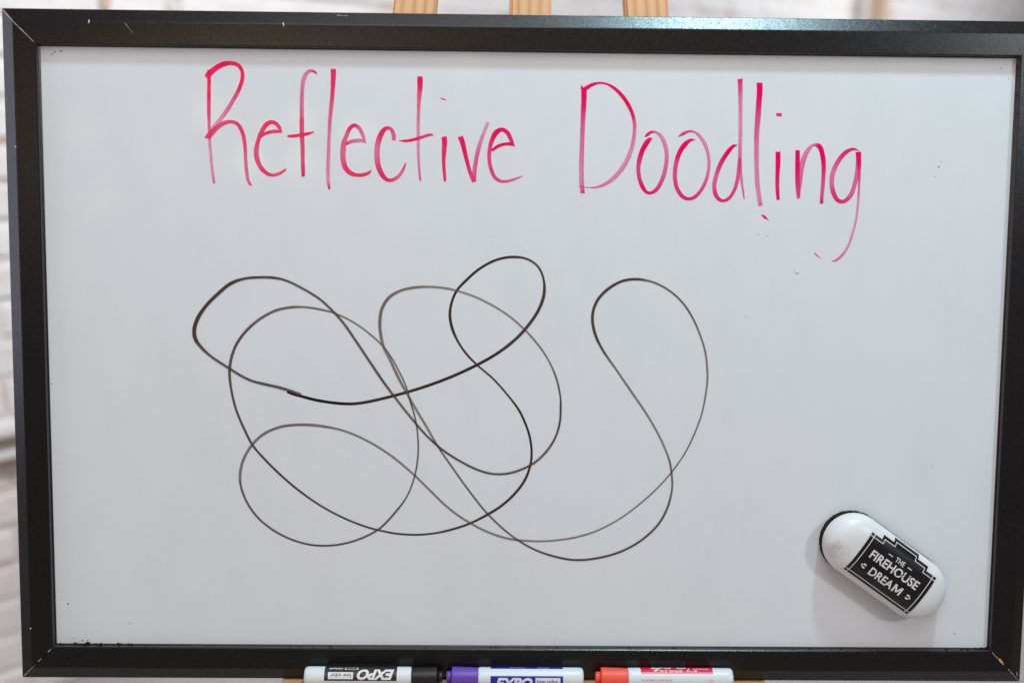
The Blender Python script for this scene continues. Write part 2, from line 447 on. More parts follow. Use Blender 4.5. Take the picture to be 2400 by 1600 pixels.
 ('n', ((237.6,185.8,4.2,1),(238.1,171.8,4.55,0.95),(238.5,157.9,4.32,0.85),(239.9,142.9,3.28,0.6))),
 ('n', ((240.2,144.7,2.57,0.5),(241.0,160.3,3.97,0.6),(242.3,173.5,5.13,0.48),(246.1,184.5,4.55,0.42),(251.7,190.4,2.68,0.52),(257.0,189.2,4.55,0.95),(260.4,180.1,4.55,1),(261.5,170.9,4.09,0.85),(261.3,157.0,3.74,0.68),(260.7,145.5,3.39,0.7),(260.7,138.9,3.28,0.95))),
 ('g', ((292.9,185.7,0.7,0.8),(286.8,187.2,2.92,0.85),(279.9,183.7,4.08,0.85),(273.8,175.6,4.55,0.68),(270.0,166.4,4.56,0.52),(269.2,157.1,4.33,0.58),(271.3,147.9,4.33,0.8),(275.6,141.7,3.87,0.85),(280.9,141.2,3.63,0.8),(286.6,146.9,4.33,0.68),(289.7,156.2,4.1,0.62),(291.3,167.7,3.62,0.58),(291.6,178.1,3.39,0.68),(291.0,185.0,3.5,0.8))),
 ('g', ((292.0,184.8,5.14,0.92),(293.1,175.8,3.86,0.85),(293.4,166.6,2.92,0.68),(293.7,152.8,2.22,0.58),(293.3,138.9,2.23,0.48),(292.0,124.9,2.46,0.42),(289.2,112.1,2.47,0.4),(285.4,100.4,2.47,0.4),(280.4,92.8,2.71,0.48),(275.2,88.6,2.12,0.6),(271.2,87.9,0.47,0.6))),
 ('g', ((255.7,95.4,0.82,0.8),(258.0,92.9,1.41,0.8),(262.5,89.9,0.24,0.6))),
]
DOODLE = [[-216.5,-33.8,2.3,1],[-212.1,-35.8,2.3,1],[-203.7,-38.1,2.42,1],[-189.8,-41.6,2.42,1],[-166.6,-44.5,2.42,1],[-152.5,-44.1,2.42,0.9],[-120.4,-36.9,2.42,0.9],[-87.4,-26.6,2.42,0.9],[-59.5,-15.1,2.42,0.9],[-31.6,-0.3,2.42,0.9],[-13.2,13.4,2.61,0.82],[-2.1,25.1,2.61,0.82],[8.8,41.1,2.61,0.82],[13.8,56.0,2.6,0.82],[13.1,69.8,1.83,0.8],[8.4,80.0,1.83,0.8],[-1.0,86.8,1.83,0.8],[-13.9,88.8,2.1,0.9],[-28.7,86.2,2.1,0.9],[-43.4,78.5,2.1,0.9],[-56.3,67.3,2.1,0.9],[-64.5,58.0,2.1,0.9],[-69.1,46.8,2.1,0.9],[-70.4,35.7,2.29,0.9],[-68.0,23.6,2.3,0.9],[-62.4,11.5,1.84,0.85],[-54.0,-0.1,1.84,0.85],[-44.6,-9.3,1.61,0.8],[-31.5,-20.5,1.62,0.8],[-18.3,-35.0,1.62,0.8],[-7.8,-48.8,1.85,0.9],[-2.1,-60.2,1.86,0.9],[2.5,-73.6,1.86,0.9],[4.3,-87.1,1.86,0.9],[3.3,-99.5,1.86,0.9],[-1.5,-113.1,2.18,0.85],[-10.3,-125.6,2.18,0.85],[-22.5,-137.1,2.18,0.85],[-34.7,-145.1,2.18,0.85],[-51.4,-153.8,1.95,0.85],[-68.1,-159.6,1.95,0.85],[-84.9,-163.3,1.63,0.85],[-101.6,-164.6,1.63,0.85],[-118.4,-163.6,1.63,0.85],[-129.6,-161.6,1.63,0.8],[-144.5,-157.9,1.63,0.8],[-165.3,-149.8,1.63,0.8],[-186.0,-138.8,1.63,0.8],[-206.6,-124.4,1.86,0.78],[-225.1,-108.2,1.85,0.78],[-237.4,-95.7,1.85,0.78],[-247.6,-83.7,1.85,0.78],[-255.6,-68.1,2.0,0.72],[-262.6,-50.5,1.99,0.72],[-266.3,-34.9,1.99,0.72],[-268.0,-20.1,2.37,0.68],[-267.7,-11.7,2.37,0.68],[-265.5,-1.4,2.37,0.68],[-260.7,9.8,2.36,0.68],[-251.3,22.0,2.36,0.68],[-240.2,31.4,2.28,0.6],[-226.3,38.9,2.28,0.6],[-212.4,42.0,2.28,0.6],[-200.4,42.3,1.83,0.55],[-186.6,40.4,1.83,0.55],[-173.6,37.1,1.53,0.5],[-157.0,29.3,1.53,0.5],[-142.2,18.8,1.53,0.5],[-129.4,6.8,1.38,0.5],[-121.8,-3.9,1.38,0.5],[-115.3,-16.0,1.38,0.5],[-109.7,-28.2,1.38,0.5],[-105.5,-43.2,1.39,0.6],[-102.4,-53.1,1.39,0.6],[-99.8,-65.4,1.39,0.6],[-98.5,-81.1,1.39,0.6],[-99.0,-94.6,1.39,0.6],[-101.7,-110.4,1.39,0.6],[-108.4,-128.6,1.4,0.6],[-118.5,-142.9,1.71,0.7],[-134.1,-159.4,1.71,0.7],[-149.8,-168.0,1.71,0.7],[-165.4,-173.1,1.71,0.7],[-181.0,-175.2,1.55,0.8],[-196.6,-174.4,1.55,0.8],[-212.2,-170.2,1.55,0.8],[-227.7,-162.7,1.55,0.8],[-243.1,-150.6,1.78,0.68],[-253.3,-136.4,1.78,0.68],[-258.9,-121.6,1.78,0.68],[-259.8,-111.1,2.31,0.5],[-257.0,-97.4,2.31,0.5],[-248.6,-82.7,2.31,0.5],[-237.2,-72.2,2.31,0.5],[-221.7,-65.8,2.31,0.5],[-204.1,-63.9,2.31,0.5],[-185.6,-65.1,2.31,0.5],[-165.0,-69.5,1.77,0.48],[-144.4,-78.3,1.77,0.48],[-123.7,-91.2,1.78,0.48],[-103.0,-108.4,1.78,0.48],[-87.4,-123.6,1.78,0.48],[-75.2,-135.7,1.79,0.45],[-62.6,-145.9,1.79,0.45],[-49.2,-154.3,1.79,0.45],[-34.6,-161.7,1.95,0.42],[-17.7,-167.3,1.95,0.42],[-6.5,-169.1,1.95,0.42],[13.7,-169.9,1.72,0.42],[32.7,-168.3,1.72,0.42],[49.5,-164.9,1.72,0.42],[65.3,-159.6,1.33,0.5],[86.6,-147.8,1.33,0.5],[106.2,-132.4,1.33,0.5],[120.9,-118.2,1.33,0.5],[132.5,-104.5,1.17,0.62],[145.0,-85.3,1.17,0.62],[154.3,-63.7,1.4,0.5],[158.9,-48.7,1.4,0.5],[162.6,-20.7,1.63,0.5],[162.0,-8.0,1.62,0.5],[159.8,6.2,1.62,0.5],[154.3,22.1,1.62,0.5],[146.4,38.3,1.62,0.62],[136.9,51.1,1.61,0.62],[125.0,61.0,1.61,0.62],[111.6,67.5,1.61,0.62],[96.6,70.1,2.07,0.85],[83.3,68.1,2.07,0.85],[71.0,60.9,2.38,0.8],[62.4,51.7,2.38,0.8],[58.2,41.3,2.38,0.8],[57.8,31.3,2.38,0.78],[60.9,18.8,2.38,0.78],[67.8,5.4,1.93,0.72],[79.8,-11.3,1.77,0.5],[92.7,-29.7,1.78,0.5],[105.7,-48.0,1.78,0.45],[115.7,-64.0,1.78,0.45],[125.0,-82.0,1.79,0.45],[130.3,-96.0,1.63,0.6],[132.6,-110.1,1.64,0.6],[132.9,-120.1,1.64,0.6],[129.3,-137.3,1.8,0.75],[121.6,-152.6,1.8,0.75],[108.9,-165.9,1.8,0.75],[92.2,-176.7,1.8,0.75],[72.3,-183.9,1.8,0.8],[47.4,-187.2,1.8,0.8],[27.4,-184.2,1.8,0.8],[7.3,-177.2,1.56,0.8],[-12.7,-165.1,1.4,0.72],[-34.7,-145.1,1.4,0.72],[-51.6,-124.2,1.4,0.72],[-67.3,-102.3,1.39,0.72],[-80.7,-82.7,1.47,0.6],[-90.8,-65.3,1.93,0.45],[-100.8,-48.6,1.93,0.45],[-109.6,-33.1,1.92,0.45],[-117.3,-18.7,2.3,0.5],[-123.7,-4.9,2.3,0.5],[-129.7,7.2,2.3,0.5],[-132.5,19.3,2.6,0.55],[-133.1,29.6,2.6,0.55],[-131.5,40.7,2.6,0.55],[-125.5,51.0,2.59,0.55],[-115.4,57.5,2.13,0.52],[-101.5,60.9,2.14,0.52],[-87.6,61.5,1.83,0.48],[-72.9,60.2,1.83,0.48],[-59.9,57.1,1.53,0.48],[-46.0,52.2,1.53,0.48],[-32.0,45.3,1.53,0.48],[-18.0,36.6,1.53,0.48],[-4.0,24.7,1.3,0.6],[9.2,10.3,1.31,0.6],[19.7,-5.5,1.31,0.6],[26.4,-21.4,1.39,0.72],[29.9,-37.4,1.39,0.72],[30.2,-45.4,1.7,0.78],[29.8,-58.8,1.7,0.78],[26.3,-72.3,1.7,0.78],[19.3,-84.7,1.86,0.72],[8.3,-96.1,1.86,0.72],[-5.0,-103.5,1.86,0.72],[-18.3,-107.4,1.71,0.78],[-31.7,-107.5,1.71,0.78],[-45.1,-103.8,1.71,0.78],[-60.7,-96.0,1.55,0.85],[-76.3,-86.0,1.55,0.85],[-90.7,-73.2,1.54,0.85],[-105.2,-56.5,1.77,0.72],[-118.4,-39.8,1.77,0.72],[-129.5,-24.9,2.0,0.72],[-140.4,-8.8,1.99,0.72],[-153.4,10.7,1.99,0.72],[-166.3,29.2,1.98,0.72],[-176.4,40.3,1.98,0.72],[-186.5,49.5,1.75,0.78],[-201.2,58.6,1.75,0.78],[-216.8,66.0,1.75,0.78],[-227.8,68.3,2.05,0.85],[-239.8,68.6,2.05,0.85],[-253.6,67.3,2.05,0.85],[-265.6,63.0,2.73,0.88],[-276.7,54.2,2.73,0.88],[-287.9,43.0,2.73,0.88],[-295.5,31.8,3.19,0.85],[-298.9,21.6,3.2,0.85],[-298.1,13.2,3.2,0.85],[-294.0,6.7,2.51,0.78],[-284.9,-2.1,1.98,0.75],[-268.4,-13.1,1.99,0.75],[-257.4,-20.0,1.91,0.78],[-247.3,-24.6,1.91,0.78],[-236.1,-27.4,2.3,0.75],[-224.1,-30.1,2.3,0.75],[-213.0,-33.3,2.3,0.75],[-206.0,-35.8,2.3,0.62],[-203.9,-36.5,2.3,0.62]]


# ------------------------------------------------------------------ large structure: floor and wall
fl = from_bm('floor', box_bm(-6, 9, -4, 10, -.05, 0), M_FLOOR)
tag(fl, None, None, None, 'structure')

WALL_O = Vector((-0.915, 1.217, 0))
WALL_U = Vector((0.69265, 0.72128, 0))
WALL_N = Vector((0.72128, -0.69265, 0))
WALL = Matrix.Translation(WALL_O) @ Matrix((
    (WALL_U.x, 0, WALL_N.x, 0), (WALL_U.y, 0, WALL_N.y, 0), (0, 1, 0, 0), (0, 0, 0, 1)))   # x along, y up, z out
wall = thing('brick_wall', WALL, 'whitewashed brick wall with worn tan joints behind the easel', 'wall')
from_bm('mortar_bed', box_bm(-3.3, 6.2, -.01, 2.45, -.12, -.007), M_MORTAR, wall)


def brick_mesh(seed):
    rnd = random.Random(seed)
    bm = box_bm(-.100, .100, -.0315, .0315, -.06, 0, .006, 1)
    for v in bm.verts:
        if v.co.z > -.02:
            v.co += Vector((rnd.uniform(-1, 1) * .0022, rnd.uniform(-1, 1) * .0022, rnd.uniform(-1, 1) * .0018))
    me = bpy.data.meshes.new('brick')
    bm.to_mesh(me)
    bm.free()
    me.materials.append(M_BRICK)
    return me


BRICKS = [brick_mesh(i) for i in range(6)]
cells = []
for row in range(32):
    for k in range(-16, 30):
        s = k * .211 + (row % 2) * .105
        h = row * .076 + .036
        if s < -3.2 or s > 6.1:
            continue
        # how much of the photograph's view the brick takes up: left of the board, then above it
        pr = min(abs(s + .06) * 1.6 if h < 1.5 else 9, (abs(h - 1.46 - .045 * max(s, 0)) * 6 + max(0, s) * .12) if s > -.5 else 9)
        cells.append((pr, s, h))
cells.sort()
rb = random.Random(3)
for i, (pr, s, h) in enumerate(cells[:298]):
    o = bpy.data.objects.new('brick', BRICKS[rb.randrange(6)])
    COL.objects.link(o)
    o.parent = wall
    o.location = (s, h, rb.uniform(-.003, .003))
    o.rotation_euler = (rb.uniform(-.012, .012), rb.uniform(-.012, .012), rb.uniform(-.006, .006))
bm = bmesh.new()
for pr, s, h in cells[298:]:
    n0 = len(bm.verts)
    bm.from_mesh(BRICKS[rb.randrange(6)])
    bm.verts.ensure_lookup_table()
    off = Vector((s, h, rb.uniform(-.003, .003)))
    for v in bm.verts[n0:]:
        v.co += off
tag(from_bm('brickwork', bm, M_BRICK, wall), None, None, None, 'stuff')

# two patches where the whitewash has come off
for px, py, w, h, m in ((.150, 1.412, .013, .022, M_POST), (.300, 1.415, .017, .024, M_MORTAR)):
    pts = [(px + w * math.cos(a) * random.uniform(.8, 1.1), py + h * math.sin(a) * random.uniform(.85, 1.1)) for a in
           [i * math.pi / 5 for i in range(10)]]
    vs = [(x, y, .0035) for x, y in pts] + [(x, y, .008) for x, y in pts]
    fs = [tuple(range(10, 20))] + [(i, (i + 1) % 10, 10 + (i + 1) % 10, 10 + i) for i in range(10)]
    from_py('bare_patch', vs, fs, m, wall)

# painted rail along the wall
rail = thing('wall_rail', WALL @ Matrix.Translation((0, .495, .004)), 'white painted double rail fixed along the brick wall', 'rail')
from_bm('upper_strip', box_bm(-3.2, 6.1, .080, .098, -.010, .032, .003), M_RAIL, rail)
from_bm('shade_backing', box_bm(-3.2, 6.1, .004, .0805, -.010, .010, .002), M_RAIL_SHADE, rail)  # dark strip added as painted shade between and under the white strips
from_bm('lower_strip', box_bm(-3.2, 6.1, .034, .050, .0095, .028, .003), M_RAIL, rail)

# a post standing by the wall
pm = WALL @ Matrix.Translation((3.36, 0, .09))
post = thing('wooden_post', pm, 'tan wooden post standing in front of the brick wall', 'post')
from_bm('post_shaft', box_bm(-.034, .034, .02, 2.35, -.034, .034, .005), M_POST, post)
from_bm('post_foot', box_bm(-.06, .06, 0, .024, -.06, .06, .004), M_POST, post)

# ------------------------------------------------------------------ easel (built in board space)
LY = -300.2 * MM         # top of the ledge
FLOOR_Y = -ZC / math.cos(LEAN)
easel = thing('easel', BOARD @ Matrix.Translation((0, FLOOR_Y, -.036)), 'pine easel with splayed legs and a ledge holding the whiteboard', 'easel')


def bar(name, p0, p1, wx, wz, mat, parent, bevel=.002):
    """rectangular bar from p0 to p1 in the parent's space, wx wide across and wz deep"""
    p0, p1 = Vector(p0), Vector(p1)
    d = p1 - p0
    bm = box_bm(-wx / 2, wx / 2, 0, d.length, -wz / 2, wz / 2, bevel)
    o = from_bm(name, bm, mat, parent)
    y = d.normalized()
    x = Vector((1, 0, 0))
    x = (x - y * x.dot(y)).normalized()
    z = x.cross(y)
    o.matrix_local = Matrix.Translation(p0) @ Matrix((x, y, z)).transposed().to_4x4()
    return o


UP = .30 - FLOOR_Y       # board's top edge above the easel's foot
for sx in (-1, 1):
    def legx(y): return sx * (.1055 + (UP - y) * .092)
    bar('leg', (legx(.0), .0, 0), (legx(UP + .62), UP + .62, 0), .0385, .022, M_PINE, easel)
bar('mast', (0, .25, 0), (0, UP + .55, 0), .0365, .022, M_PINE, easel)
from_bm('crossbar', box_bm(-.24, .24, .40, .44, .010, .024, .002), M_PINE_X, easel)
bar('rear_leg', (0, FLOOR_Y * 0 + .06, -.55), (0, UP + .35, -.026), .036, .022, M_PINE, easel)
from_bm('apex_block', box_bm(-.06, .06, UP + .56, UP + .66, -.030, -.009, .004), M_PINE, easel)
# ledge: plank on the legs, pale front strip
ly = LY - FLOOR_Y
bm = box_bm(-.2225, .2225, ly - .022, ly, .009, .036 + .027, 0)
es = [e for e in bm.edges if abs(e.verts[0].co.y - e.verts[1].co.y) > .01 and e.verts[0].co.z > .03]
bmesh.ops.bevel(bm, geom=es, offset=.012, segments=5, affect='EDGES')
from_bm('ledge', bm, M_PINE_X, easel)
from_bm('ledge_strip', box_bm(-.2065, .2055, ly - .030, ly + .0035, .036 + .0272, .036 + .044, .002), M_PINE_PALE, easel)

# ------------------------------------------------------------------ whiteboard
PW, PH = 430.0 * MM, 269.05 * MM       # half size of the visible panel
OX, OY = 461.0 * MM, 300.0 * MM        # outer half size
board = thing('whiteboard', BOARD @ Matrix.Translation((0, -OY, 0)), 'black framed whiteboard with pink lettering and a black loop doodle', 'whiteboard')
B0 = Matrix.Translation((0, OY, 0))    # board centre in the whiteboard's own space


def onboard(o):
    o.location = (0, OY, 0)
    return o


panel = onboard(from_bm('panel', box_bm(-PW - .008, PW + .008, -PH - .008, PH + .008, -.006, 0), M_PANEL, board))

LIP, FACE_W, FACE_Z, EDGE_Z, BACK_Z = .0006, .0190, .0072, .0012, -.012


def rail_part(side):
    """one mitred rail; profile runs from the lip at the panel, over the face and bevel, to the back"""
    # (distance outward from the panel edge as a fraction of the rail, z)
    horiz = side in ('top', 'bottom')
    wid = (OY - PH) if horiz else (OX - PW)
    prof = [(-.001, -.004), (-.001, .0012), (.0, .0018), (.0, FACE_Z - .0008), (.0008, FACE_Z), (FACE_W, FACE_Z),
            (FACE_W + .0009, FACE_Z - .00025), (wid - .0005, EDGE_Z + .0004), (wid, EDGE_Z - .0004), (wid, BACK_Z), (-.001, BACK_Z)]
    verts, faces = [], []
    n = len(prof)
    gap = .00012
    segs = 24
    for k in range(segs + 1):
        f = k / segs * 2 - 1
        for t, z in prof:
            if horiz:
                half = PW + t * (OX - PW) / wid - gap
                y = (PH + t) * (1 if side == 'top' else -1)
                x = f * half
            else:
                half = PH + t * (OY - PH) / wid - gap
                x = (PW + t) * (1 if side == 'right' else -1)
                y = f * half
            verts.append((x, y, z))
    for k in range(segs):
        for i in range(n):
            j = (i + 1) % n
            faces.append((k * n + i, k * n + j, (k + 1) * n + j, (k + 1) * n + i))
    faces.append(tuple(range(n)))
    faces.append(tuple(segs * n + i for i in reversed(range(n))))
    me = bpy.data.meshes.new('frame_rail')
    me.from_pydata(verts, [], faces)
    bm = bmesh.new()
    bm.from_mesh(me)
    bmesh.ops.recalc_face_normals(bm, faces=bm.faces)
    bm.to_mesh(me)
    bm.free()
    me.materials.append(M_FRAME)
    me.materials.append(M_LIP)
    for p in me.polygons:         # narrow inner lip: dust plus caught light painted into its colour
        cx, cy, cz = p.center
        d = (abs(cy) - PH) if horiz else (abs(cx) - PW)
        if abs(d) < .0003 and .0017 < cz < FACE_Z - .0005:
            p.material_index = 1
    return onboard(finish('frame_rail', me, M_FRAME, board))


rails = {s: rail_part(s) for s in ('top', 'bottom', 'left', 'right')}


def surf_z(x, y):
    """height of the frame's front at a point of the board"""
    t = max((abs(x) - PW) / (OX - PW) * (OX - PW), (abs(y) - PH))
    tx, ty = abs(x) - PW, abs(y) - PH
    if tx / (OX - PW) > ty / (OY - PH):
        t, wid = tx, OX - PW
    else:
        t, wid = ty, OY - PH
    if t <= FACE_W:
        return FACE_Z
    return FACE_Z + (EDGE_Z - FACE_Z) * min(1, (t - FACE_W) / (wid - FACE_W))


def chip(pts, mat, parent, lift=.00025):
    """thin flake of bare wood following the frame's surface; pts in board mm"""
    P = [(x * MM, y * MM) for x, y in pts]
    n = len(P)
    cx, cy = sum(p[0] for p in P) / n, sum(p[1] for p in P) / n
    vs = [(x, y, surf_z(x, y) + lift) for x, y in P] + [(cx, cy, surf_z(cx, cy) + lift * 1.6)]
    return from_py('bare_chip', vs, [(i, (i + 1) % n, n) for i in range(n)], mat, parent)


def sliver(x0, y0, x1, y1, w, mat, parent, n=7, seed=1):
    """ragged line of bare wood along a mitre"""
    rnd = random.Random(seed)
    vs, fs = [], []
    dx, dy = x1 - x0, y1 - y0
    ln = math.hypot(dx, dy)
    nx, ny = -dy / ln, dx / ln
    for i in range(n + 1):
        f = i / n
        ww = w * rnd.uniform(.35, 1.0) * (1 - .5 * f)
        jx = rnd.uniform(-.1, .1)
        for s in (-1, 1):
            x, y = (x0 + dx * f + nx * (s * ww + jx)) * MM, (y0 + dy * f + ny * (s * ww + jx)) * MM
            vs.append((x, y, surf_z(x, y) + .0003))
    for i in range(n):
        a = i * 2
        fs.append((a, a + 1, a + 3, a + 2))
    return from_py('bare_edge', vs, fs, mat, parent)


L, Rr, Tt, Bb = rails['left'], rails['right'], rails['top'], rails['bottom']
sliver(-460.2, 299.0, -449.6, 288.4, 1.0, M_RAW, L, 9, 2)
sliver(-449.6, 288.4, -431.5, 270.5, .35, M_PALE, L, 12, 3)
sliver(-458.5, -297.6, -447.0, -286.0, .30, M_PALE, L, 9, 5)
sliver(-443.5, -282.4, -440.5, -279.6, .4, M_PALE, L, 4, 6)
sliver(-434.5, -273.5, -431.2, -270.2, .4, M_PALE, L, 4, 7)
sliver(431.0, -270.0, 437.0, -276.0, .35, M_PALE, Rr, 4, 8)
chip([(437.5, -275.3), (439.6, -276.6), (442.6, -280.6), (442.2, -282.0), (440.0, -280.3), (437.6, -277.4)], M_PINE_X, Rr)
sliver(446.5, -285.5, 460.2, -299.4, .32, M_PALE, Rr, 10, 9)
sliver(456.6, -290.2, 457.6, -294.0, .4, M_PALE, Rr, 3, 10)
chip([(-384.2, 289.9), (-383.2, 290.0), (-383.4, 287.0), (-384.4, 286.8)], M_PALE, Tt)
chip([(-216.5, 289.5), (-215.5, 289.6), (-215.2, 286.6), (-216.0, 286.5)], M_PALE, Tt)
sliver(-352.6, 287.3, -346.0, 279.2, .16, M_PALE, Tt, 8, 11)
chip([(-451.0, 181.5), (-449.8, 181.2), (-449.6, 179.6), (-450.5, 179.8)], M_PALE, L)
chip([(-450.6, -252.0), (-449.2, -250.6), (-448.8, -251.6), (-450.2, -253.0)], M_PALE, L)
chip([(-170, 297.6), (-160, 296.9), (-159.8, 296.7), (-170, 297.3)], M_PALE, Tt)

# ------------------------------------------------------------------ ink on the panel


def catmull(pts, step):
    out = []
    n = len(pts)
    for i in range(n - 1):
        p0, p1, p2, p3 = pts[max(i - 1, 0)], pts[i], pts[i + 1], pts[min(i + 2, n - 1)]
        d = math.hypot(p2[0] - p1[0], p2[1] - p1[1])
        k = max(2, int(d / step))
        # centripetal parameters keep the curve free of overshoot
        t = [0.0]
        for a, b in ((p0, p1), (p1, p2), (p2, p3)):
            t.append(t[-1] + max(1e-4, math.hypot(b[0] - a[0], b[1] - a[1])) ** .5)
        for j in range(k):
            f = j / k
            u = t[1] + (t[2] - t[1]) * f
            q = []
            for c in (0, 1):
                if i == 0 or i == n - 2:
                    m1 = (p2[c] - p0[c]) * (.5 if i else 1)
                    m2 = (p3[c] - p1[c]) * (.5 if i < n - 2 else 1)
                    if i == 0:
                        m1 = 1.5 * (p2[c] - p1[c]) - .5 * m2
                    if i == n - 2:
                        m2 = 1.5 * (p2[c] - p1[c]) - .5 * m1
                    q.append((2 * f**3 - 3 * f**2 + 1) * p1[c] + (f**3 - 2 * f**2 + f) * m1 + (-2 * f**3 + 3 * f**2) * p2[c] + (f**3 - f**2) * m2)
                else:
                    A1 = (t[1] - u) / (t[1] - t[0]) * p0[c] + (u - t[0]) / (t[1] - t[0]) * p1[c]
                    A2 = (t[2] - u) / (t[2] - t[1]) * p1[c] + (u - t[1]) / (t[2] - t[1]) * p2[c]
                    A3 = (t[3] - u) / (t[3] - t[2]) * p2[c] + (u - t[2]) / (t[3] - t[2]) * p3[c]
                    B1 = (t[2] - u) / (t[2] - t[0]) * A1 + (u - t[0]) / (t[2] - t[0]) * A2
                    B2 = (t[3] - u) / (t[3] - t[1]) * A2 + (u - t[1]) / (t[3] - t[1]) * A3
                    q.append((t[2] - u) / (t[2] - t[1]) * B1 + (u - t[1]) / (t[2] - t[1]) * B2)
            g = f * f * (3 - 2 * f)
            q += [p1[c] + (p2[c] - p1[c]) * g for c in (2, 3)]
            out.append(q)
    out.append(list(pts[-1]))
    return out


ACROSS = (-1, -.6, -.2, .2, .6, 1)


def ribbons(name, strokes, mat, parent, z0, dz, step, seed=0):
    rnd = random.Random(seed)
    verts, faces, uvs, ink = [], [], [], []
    for si, st in enumerate(strokes):
        c = catmull(st, step)
        base = len(verts)
        length = 0
        off = rnd.uniform(0, 50)
        n = len(c)
        m = len(ACROSS)
        for i, (x, y, w, d) in enumerate(c):
            a, b = c[max(i - 1, 0)], c[min(i + 1, n - 1)]
            tx, ty = b[0] - a[0], b[1] - a[1]
            l = math.hypot(tx, ty) or 1
            nx, ny = -ty / l, tx / l
            if i:
                length += math.hypot(x - c[i - 1][0], y - c[i - 1][1])
            w *= 1 + .05 * noise.noise((length * .12, seed + si * 3.1, 0))
            z = z0 + dz * (si + i / n)
            for k, s in enumerate(ACROSS):
                # chisel tip: ends are cut slightly ragged
                jag = (rnd.uniform(-.35, .35) if i in (0, n - 1) else 0)
                verts.append(((x + nx * s * w / 2 + jag * tx / l) * MM, (y + ny * s * w / 2 + jag * ty / l) * MM, z))
                uvs.append((s, (length + off * 40) * MM))
                ink.append(max(0, min(1, d)))
        for i in range(n - 1):
            for k in range(m - 1):
                p = base + i * m + k
                faces.append((p, p + 1, p + m + 1, p + m))
    me = bpy.data.meshes.new(name)
    me.from_pydata(verts, [], faces)
    at = me.attributes.new('ink', 'FLOAT', 'POINT')
    at.data.foreach_set('value', ink)
    uvl = me.uv_layers.new(name='UVMap')
    for lp in me.loops:
        uvl.data[lp.index].uv = uvs[lp.vertex_index]
    return finish(name, me, mat, parent)


# the word letters: consecutive strokes of one letter make one object
WORD = 'ReflectiveDoodling'
groups = []
gi = -1
cnt = {'R': 4, 'f': 2, 'D': 3}
per = [4, 2, 2, 1, 2, 1, 2, 2, 2, 2, 3, 1, 1, 2, 2, 2, 2, 3]
k = 0
for ch, n in zip(WORD, per):
    groups.append((ch, [LETTERS[k + i][1] for i in range(n)]))
    k += n
assert k == len(LETTERS), (k, len(LETTERS))
z = .00008
for gi, (ch, sts) in enumerate(groups):
    extra = {7: 'letter_dot', 14: 'ink_tick', 15: 'letter_dot', 17: 'ink_tick'}.get(gi)
    if extra:     # a dot or a stray tick that stands apart from its letter
        ribbons(extra, [sts[-1]], M_PINK, panel, z, .00004, 1.2, gi * 7 + 2)
        sts = sts[:-1]
    o = ribbons('letter', sts, M_PINK, panel, z, .00004, 1.2, gi * 7 + 1)
    o['label'] = 'pink handwritten letter ' + ch
ribbons('doodle_line', [[(x, y, w * 1.16, d) for x, y, w, d in DOODLE]], M_BROWN, panel, .00006, .0004, 1.6, 99)


# specks of dry ink and dirt on the panel
def speck_bm(bm, x, y, rx, ry, rnd, z=.00012):
    n = 6
    a0 = rnd.uniform(0, 6)
    vs = [bm.verts.new(((x + rx * math.cos(a0 + i * 6.283 / n) * rnd.uniform(.6, 1.25)) * MM,
                        (y + ry * math.sin(a0 + i * 6.283 / n) * rnd.uniform(.6, 1.25)) * MM, z)) for i in range(n)]
    top = bm.verts.new((x * MM, y * MM, z + min(rx, ry) * .7 * MM))
    for i in range(n):
        bm.faces.new((vs[i], vs[(i + 1) % n], top))


SPECKS = [(-417.8, -230.9, 0.80), (-362.3, -248.7, 0.64), (-427.4, -28.6, 0.56), (-409.6, -258.2, 0.32), (-390.9, -256.9, 0.32), (-419.8, 260.8, 0.64), (-417.9, 262.0, 0.72), (-416.4, 263.4, 0.80), (-412.6, 264.6, 0.40), (-410.8, 263.9, 0.80), (-422.9, 256.0, 0.40), (366.5, 176.8, 0.48), (364.4, 172.6, 0.80), (361.3, 163.5, 0.40), (413.5, 262.1, 0.48), (415.9, 259.2, 0.72), (420.3, 262.6, 0.32), (370.5, 205.0, 0.32), (398.6, 240.4, 0.32), (398.4, -254.6, 0.56), (195.5, 36.9, 0.40), (371.1, -97.9, 0.40), (423.2, 250.4, 0.64), (-412.8, -263.0, 0.72), (-405.9, -265.4, 0.80), (-400.8, -265.0, 0.56), (-388.0, -266.5, 0.48), (-360.3, -268.0, 0.48), (243.4, -167.5, 0.24), (377.1, -153.9, 0.40), (-422.5, -261.5, 0.32)]
bm = bmesh.new()
rs = random.Random(5)
for x, y, r in SPECKS:
    speck_bm(bm, x, y, r, r * rs.uniform(.5, 1.1), rs)
for i in range(90):   # very fine dust
    speck_bm(bm, rs.uniform(-425, 425), rs.uniform(-262, 262), .16, .16, rs)
tag(from_bm('ink_specks', bm, M_CRUMB, panel), None, None, None, 'stuff')
bm = bmesh.new()
for x, y, r in [(204.8, 110.8, 1.28), (212.9, 109.8, 1.60), (240.8, 77.2, 2.40), (238.4, 79.1, 1.20)]:
    speck_bm(bm, x, y, r, r * .35, rs, .00006)
tag(from_bm('smudges', bm, M_SMUDGE, panel), None, None, None, 'stuff')

# crumbs gathered on the lower lip of the frame
bm = bmesh.new()
rc = random.Random(11)


def crumb(x, y, z, r):
    bmv = bmesh.ops.create_icosphere(bm, subdivisions=1, radius=r)['verts']
    s = Vector((rc.uniform(.7, 1.5), rc.uniform(.6, 1.1), rc.uniform(.6, 1.1)))
    for v in bmv:
        v.co = Vector((x + v.co.x * s.x * rc.uniform(.75, 1.2), y + v.co.y * s.y, z + v.co.z * s.z))


